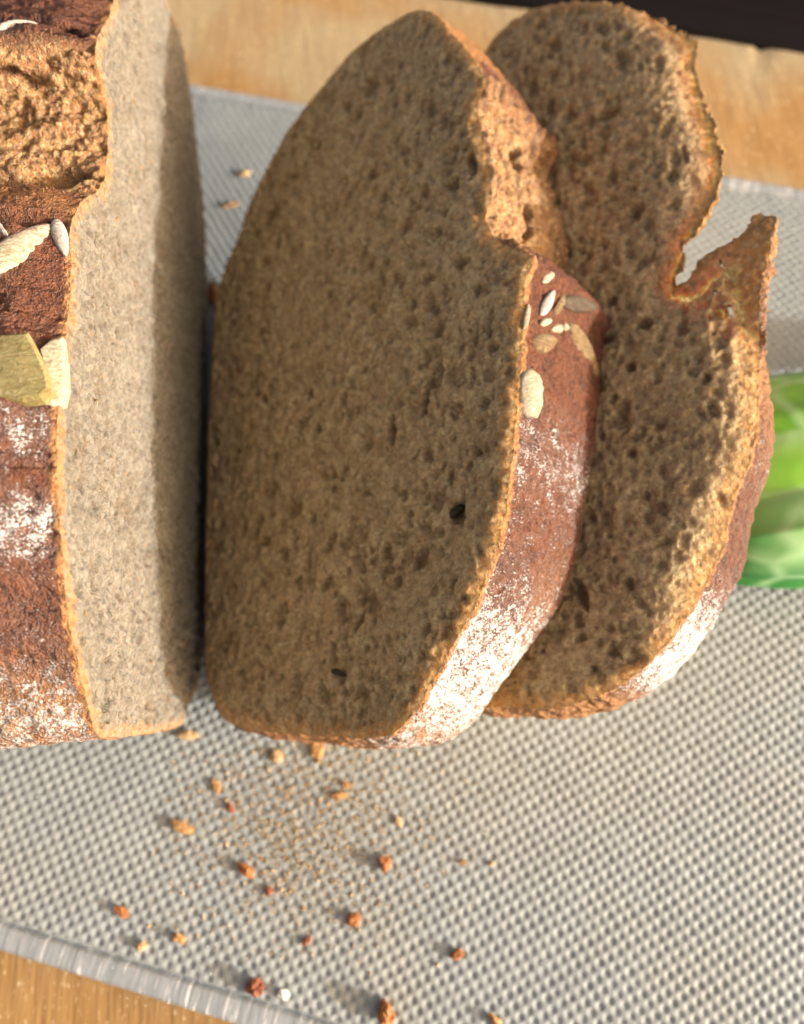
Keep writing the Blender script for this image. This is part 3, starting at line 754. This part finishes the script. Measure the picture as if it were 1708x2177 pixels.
place(slice2, bvh_crust2, (1124, 786), (1126, 888), .44, .17, M_seed_cream, 'seed_fragment', 'white broken half seed at the cut edge', kind='chip', sink=.4, seedn=8)
place(slice2, bvh_crust2, (1150, 600), (1176, 582), .13, .08, M_seed_cream, 'seed_fragment', 'thin cream flake', kind='chip', sink=.5, seedn=21)
place(slice2, bvh_crust2, (1178, 668), (1200, 628), .16, .08, M_seed_gold, 'seed_fragment', 'brown flake', kind='chip', sink=.55, seedn=22)
place(slice2, bvh_crust2, (1172, 702), (1215, 692), .15, .08, M_seed_pale, 'seed_fragment', 'pale flake', kind='chip', sink=.6, seedn=23)
place(slice2, bvh_crust2, (1112, 700), (1122, 650), .12, .10, M_seed_pale, 'seed_fragment', 'pale sliver at the cut edge', kind='chip', sink=.4, seedn=24)
place(slice2, bvh_crust2, (1228, 600), (1258, 622), .14, .08, M_seed_gold, 'seed_fragment', 'small brown flake', kind='chip', sink=.5, seedn=25)
place(slice2, bvh_crust2, (1170, 915), (1180, 915), .05, .06, M_seed_white, 'seed_fragment', 'white speck', kind='chip', seedn=9)
place(slice2, bvh_crumb2, (705, 1425), (738, 1438), .12, .10, M_seed_dark, 'linseed', 'shiny dark seed in the cut face', sink=.3, seedn=10)
place(slice2, bvh_crumb2, (955, 1100), (985, 1075), .16, .08, M_seed_dark, 'bran_flake', 'dark grey flake in the cut face', kind='chip', sink=.5, seedn=11)
place(loaf, bvh_crustl, (-14, 62), (80, 50), .26, .14, M_seed_white, 'pumpkin_seed', 'white curled seed at the upper left of the crust', sink=.15, seedn=12)
place(loaf, bvh_crustl, (-40, 590), (112, 482), .42, .26, M_seed_pale, 'pumpkin_seed', 'large pale straw coloured seed pointing to the upper right', sink=.25, seedn=13)
place(loaf, bvh_crustl, (118, 468), (142, 548), .22, .16, M_seed_white, 'sunflower_seed', 'small whitish seed beside the large pale one', sink=.35, seedn=14)
place(loaf, bvh_crustl, (-30, 462), (20, 500), .2, .12, M_seed_white, 'sunflower_seed', 'pale seed cut by the picture edge', sink=.3, seedn=15)
def chunk(par, tree, pts, ztop, dip, mat, name, label, th=.2, bev=.05):
    """a broken kernel with flat facets: outline pts, top surface tilted by dip=(ax, ay)"""
    P = [np.array(at(x, y, ztop)) for x, y in pts]; c0 = sum(P) / len(P)
    for p in P: p[2] = ztop + (p[0] - c0[0]) * dip[0] + (p[1] - c0[1]) * dip[1]
    n = len(P); top = [c0 + (p - c0) * (1 - bev * 2) for p in P]; side = [p - np.array([0, 0, bev * .8]) for p in P]
    mid_ = [c0 + (p - c0) * .97 - np.array([0, 0, th]) for p in P]
    V = top + side + mid_ + [c0 + np.array([0, 0, .03])]
    F = [(i, (i + 1) % n, 3 * n) for i in range(n)] + [(n + i, n + (i + 1) % n, (i + 1) % n, i) for i in range(n)] + [(2 * n + i, 2 * n + (i + 1) % n, n + (i + 1) % n, n + i) for i in range(n)]
    return mesh_obj(name, V, F, mat, par, smooth=False, label=label)
hz = hit(bvh_crustl, 40, 780)[0]; hz2 = hit(bvh_crustl, 118, 780)[0]
chunk(loaf, bvh_crustl, [(-60, 722), (-20, 716), (20, 712), (62, 709), (80, 745), (96, 785), (104, 822), (84, 842), (40, 846), (-10, 838), (-60, 826)], hz.z + .16, (.02, .12), M_seed_green, 'pumpkin_seed', 'big yellow green broken seed')
chunk(loaf, bvh_crustl, [(88, 742), (110, 720), (131, 712), (134, 760), (134, 815), (126, 848), (108, 857), (70, 852), (44, 842), (98, 826), (99, 785)], hz2.z + .08, (-.25, .05), M_seed_cream, 'seed_fragment', 'pale broken side of the yellow green seed')

# loose fibres and grains standing up from the torn and cut faces
def fuzz(par, V, n, name, mat, sel, smin, smax, sd, label=None):
    r = random.Random(sd); idxs = [i for i in range(0, len(V), 3) if sel(V[i])]
    VV, F = [], []
    for _ in range(n):
        p = V[r.choice(idxs)]; s_ = r.uniform(smin, smax); d = np.array([r.uniform(-.4, 1), r.uniform(-1, 1), r.uniform(.1, 1)]); d /= np.linalg.norm(d)
        a = np.cross(d, [0, 0, 1.]); a /= np.linalg.norm(a) + 1e-9; b = np.cross(d, a); k = len(VV); e = r.uniform(1, 2.4)
        for q in range(4):
            an = q * math.pi / 2; VV.append(p + (a * math.cos(an) + b * math.sin(an)) * s_ * .45 * r.uniform(.6, 1.2) - d * s_ * .3)
        VV.append(p + d * s_ * e + a * r.uniform(-.4, .4) * s_); F += [(k + q, k + (q + 1) % 4, k + 4) for q in range(4)] + [(k, k + 1, k + 2, k + 3)]
    mesh_obj(name, VV, F, mat, par, smooth=False, kind='stuff', label=label)
fuzz(loaf, CVl, 420, 'loose_crumb', M_crumb_loaf, lambda p: p[2] > .6, .015, .06, 1)
fuzz(slice3, RV3, 260, 'loose_crumb', M_crumb, lambda p: p[1] > 7.5 and p[0] > 2.5, .015, .045, 2)
fuzz(slice2, RV2, 260, 'loose_crumb', M_crumb, lambda p: p[1] > vt0 + f2[1] - .5 and p[0] > 1.5, .012, .04, 3)
fuzz(loaf, RVl[:len(RVl) // 3], 200, 'loose_crumb', M_crumb_loaf, lambda p: p[2] > 6 and ty0 - .3 < p[1] - fl_[1] < ty1 + .3, .012, .035, 4)

# ------------------------------------------------------------------ crumbs lying on the board
def lump(L, W, H, sd, n=9, m_=7):
    r = random.Random(sd); V, F = [], []
    o_ = [r.uniform(0, 50) for _ in range(3)]
    for i in range(m_):
        th = math.pi * (i + .5) / m_
        for k in range(n):
            a = 2 * math.pi * k / n
            d = np.array([math.sin(th) * math.cos(a), math.sin(th) * math.sin(a), math.cos(th)])
            q = 1 + 1.5 * float(fbm(np.array([d + o_]), 1.8, 2, 1)[0]); V.append(d * q * np.array([L / 2, W / 2, H / 2]))
    V.append(np.array([0, 0, H / 2])); V.append(np.array([0, 0, -H / 2])); t = m_ * n
    for i in range(m_ - 1):
        for k in range(n): F.append((i * n + k, (i + 1) * n + k, (i + 1) * n + (k + 1) % n, i * n + (k + 1) % n))
    for k in range(n): F.append((t, k, (k + 1) % n)); F.append((t + 1, (m_ - 1) * n + (k + 1) % n, (m_ - 1) * n + k))
    return np.array(V), F
def cm(name, a, b):
    m = NT(name); c = m.mix(m.rng(m.noise(9, 3, .6), .35, .65), a, b)
    m.set(Base_Color=c, Roughness=.6, Normal=m.bump(m.noise(25, 2, .6), .0006, .9), Subsurface_Weight=.2, Subsurface_Scale=.001)
    return m.m
MC = {'amber': cm('crumb_amber', (.36, .18, .06), (.55, .34, .13)), 'orange': cm('crumb_orange', (.26, .085, .02), (.48, .20, .055)),
      'red': cm('crumb_red_brown', (.17, .045, .018), (.36, .12, .045)), 'tan': cm('crumb_tan', (.46, .30, .14), (.66, .48, .27)), 'white': cm('crumb_white', (.70, .68, .62), (.85, .84, .80))}
CR = [  # x, y, length px, width px, angle, height, tint, label
    (386, 1758, 46, 22, -25, .14, 'amber', 'amber crust crumb with a lighter tail, leftmost of the bigger crumbs high on the board'),
    (522, 1848, 36, 22, -30, .16, 'orange', 'dark orange crumb between the amber crumb and the board centre'),
    (819, 1836, 22, 34, 20, .18, 'orange', 'upright dark orange crumb alone right of the centre of the dimpled board'),
    (258, 1937, 26, 20, -40, .12, 'orange', 'orange crumb farthest left on the dimpled board'),
    (380, 1994, 24, 16, -30, .12, 'amber', 'small golden crumb near the board rim at lower left'),
    (301, 2010, 22, 16, 20, .12, 'tan', 'tan crumb closest to the left part of the board rim'),
    (541, 2098, 34, 30, 10, .24, 'red', 'thick red brown crumb near the lower left board rim'),
    (820, 2152, 34, 52, 25, .30, 'orange', 'biggest rust orange crumb at the bottom edge of the picture'),
    (752, 1954, 26, 24, 0, .14, 'orange', 'round orange brown crumb in the middle of the lower board'),
    (650, 2000, 20, 12, 30, .08, 'red', 'tiny reddish crumb left of the round orange brown one'),
    (973, 2029, 28, 20, 10, .14, 'orange', 'orange crumb farthest right on the lower board'),
    (1052, 2168, 28, 22, -40, .14, 'amber', 'pale orange crumb at the bottom right of the row of crumbs'),
    (602, 2112, 26, 18, -40, .10, 'white', 'white flake beside the thick red brown crumb'),
    (400, 1562, 38, 18, -10, .12, 'tan', 'tan crumb just below the lower corner of the loaf'),
    (673, 1592, 26, 46, 10, .12, 'amber', 'amber crust splinter under the lower edge of the middle slice'),
    (586, 1607, 22, 26, 10, .09, 'tan', 'tan crumb just under the middle slice, left of the amber splinter'),
    (459, 1672, 14, 32, 20, .08, 'amber', 'thin amber crumb standing above the large amber crumb'),
    (489, 1716, 12, 22, 30, .08, 'red', 'thin dark red crumb right of the large amber crumb'),
    (722, 1690, 34, 18, 0, .08, 'amber', 'flat amber crumb below the middle slice'),
    (735, 1668, 20, 14, 0, .07, 'amber', 'small amber crumb just above the flat amber one'),
    (571, 1892, 14, 18, 0, .08, 'red', 'small reddish crumb below the dark orange crumb'),
    (847, 1745, 14, 22, 20, .06, 'tan', 'small tan crumb above the upright dark orange crumb'),
    (984, 1833, 14, 10, 0, .06, 'amber', 'tiny amber crumb right of the upright dark orange crumb'),
    (1045, 1835, 10, 10, 0, .05, 'tan', 'pin sized tan crumb alone on the right half of the board'),
    (520, 368, 22, 18, 20, .10, 'tan', 'blurred tan crumb in the gap between loaf and middle slice, the farther one'),
    (492, 436, 34, 12, 10, .10, 'amber', 'blurred amber crumb in the gap, touching the middle slice'),
    (452, 622, 18, 50, 5, .35, 'orange', 'sunlit red orange crust bit wedged between loaf and middle slice'),
    (1215, 1240, 24, 46, 0, .2, 'tan', 'brown crumb in the dark gap between the two slices'),
]
def crumb_spot(x, y):
    p = at(x, y); return p
for i, (x, y, l, w, an, H, tint, lab) in enumerate(CR):
    p = at(x, y, H * .4); sc_px = np.linalg.norm(at(x + 10, y, 0) - at(x, y, 0)) / 10
    V, F = lump(l * sc_px * 1.1, w * sc_px, H * .85, 100 + i, 12, 8)
    a_ = math.radians(an); R_ = np.array([[math.cos(a_), -math.sin(a_), 0], [math.sin(a_), math.cos(a_), 0], [0, 0, 1]])
    V = V @ R_.T + p
    if i == 27: V = V + np.array([0, 0, .4])
    mesh_obj('crumb', V, F, MC[tint], smooth=False, label=lab, cat='crumb', group='crumbs on the grey board', loc=(p[0], p[1], 0))
# fine dust of crumbs and flour
def dust(n, name, mat, gen, smin, smax, label):
    V, F = [], []
    T_ = np.array([[1, 0, -.4], [-.5, .87, -.4], [-.5, -.87, -.4], [0, 0, .8]])
    for i in range(n):
        p = gen(); s = random.uniform(smin, smax) * (1 if random.random() < .9 else 1.8); a = random.uniform(0, 6.3)
        R_ = np.array([[math.cos(a), -math.sin(a), 0], [math.sin(a), math.cos(a), 0], [0, 0, 1]])
        q = (T_ * np.array([s, s * random.uniform(.5, 1), s * random.uniform(.6, 1)])) @ R_.T + p; k = len(V)
        V += list(q); F += [(k, k + 1, k + 3), (k + 1, k + 2, k + 3), (k + 2, k, k + 3), (k, k + 2, k + 1)]
    mesh_obj(name, V, F, mat, smooth=False, kind='stuff', label=label)
def g1():
    while True:
        x, y = random.gauss(640, 150), random.gauss(1750, 120)
        if y > 1575 and x > 380 - (y - 1575) * .3: return at(x, y, random.uniform(-.03, .02))
def g2():
    while True:
        x, y = random.gauss(700, 330), random.gauss(1850, 190)
        if 1590 < y < 2150 and x > 0: return at(x, y, random.uniform(-.03, .02))
dust(3600, 'crumb_dust', MC['tan'], g1, .014, .034, 'fine tan bread dust scattered on the dimples below the middle slice')
dust(800, 'crust_dust', MC['amber'], g1, .012, .032, 'fine amber crust grains below the middle slice')
dust(1500, 'flour_dust', MC['white'], g2, .007, .016, 'white flour grains on the board')

# ------------------------------------------------------------------ lettuce at the right
def leafmat(name, a, b, dark):
    m = NT(name)
    c = m.mix(m.rng(m.noise(.55, 2, .5, dist=.6), .35, .65), a, b)
    c = m.mix(m.rng(m.noise(.9, 3, .6, dist=1.0), .60, .70, 0, .8), c, dark)
    c = m.mix(m.rng(m.attr('margin'), 0, .8, .95, 0), c, dark)
    ve = m.vor(.75, 'DISTANCE_TO_EDGE', co=m.scale((.6, 1.3, 1)))
    c = m.mix(m.rng(ve, .10, .0, 0, .6), c, (.45, .66, .36))
    m.set(Base_Color=c, Roughness=.3, Subsurface_Weight=.3, Subsurface_Scale=.004, Normal=m.bump(m.noise(1.0, 2, .5), .001, .4))
    return m.m
M_lime = leafmat('lettuce_lime', (.13, .36, .03), (.24, .50, .06), (.02, .20, .04))
M_pale = leafmat('lettuce_pale', (.26, .50, .22), (.40, .62, .36), (.03, .22, .10))
M_mid = leafmat('lettuce_mid', (.15, .42, .10), (.34, .58, .26), (.015, .17, .03))
lx0, ly1, ly0 = at(1560, 1270)[0], at(1680, 790)[1] - .3, at(1640, 1266)[1]
lettuce = root('lettuce', (lx0 + 4, (ly0 + ly1) / 2, 0), 'bright green lettuce lying on the board behind the crust of the last slice', 'lettuce')
def leaf(x0, L, y0, y1, H, z0, ph, lean=0, mat=None):
    nu_, nv_ = 50, 40; V = []; mg = []
    for i in range(nu_ + 1):
        s = i / nu_; env = math.sqrt(max(0, 1 - (1 - min(1, s * 2.6)) ** 2)) if s < .385 else 1
        for j in range(nv_ + 1):
            t = j / nv_ * 2 - 1
            yc = (y0 + y1) / 2; hw = (y1 - y0) / 2 * (.55 + .45 * env)
            x = x0 + L * s + (1 - t * t) * -.5
            rip = .03 * math.sin(t * 9 + s * 5 + ph) * (1 - .4 * abs(t)) 
            rib = .10 * math.exp(-((t - .35 * math.sin(s * 2 + ph)) / .09) ** 2)
            z = z0 + H * env * math.sqrt(max(0, 1 - t * t * .98)) + rip * .8 + rib * .7
            V.append((x, yc + hw * t + lean * s, max(z, .03 + z0 * .2))); mg.append(min(1 - abs(t), s * 1.2) * 3)
    F = [(i * (nv_ + 1) + j, (i + 1) * (nv_ + 1) + j, (i + 1) * (nv_ + 1) + j + 1, i * (nv_ + 1) + j + 1) for i in range(nu_) for j in range(nv_)]
    # second side just beneath, so each leaf has thickness
    V = np.array(V); n_ = len(V); V2 = V - np.array([0, 0, .07]); V2[:, 2] = np.maximum(V2[:, 2], .004)
    F2 = [tuple(n_ + k for k in reversed(f)) for f in F]
    o = mesh_obj('leaf', np.vstack([V, V2]), F + F2, mat, lettuce, attrs=dict(margin=mg + mg)); return o
leaf(lx0 - 1.2, 9, ly0, ly1, 2.1, 0, 0.4, 0, M_lime)
leaf(lx0 + 1.15, 8, ly0 + .3, ly1 - .25, 2.1, .22, 2.1, .1, M_pale)
leaf(lx0 - .3, 7, ly0 + .05, ly0 + 2.4, 1.6, .5, 4.4, 0, M_mid)
print('tris', sum(len(o.data.polygons) * 2 for o in sc.objects if o.type == 'MESH'))
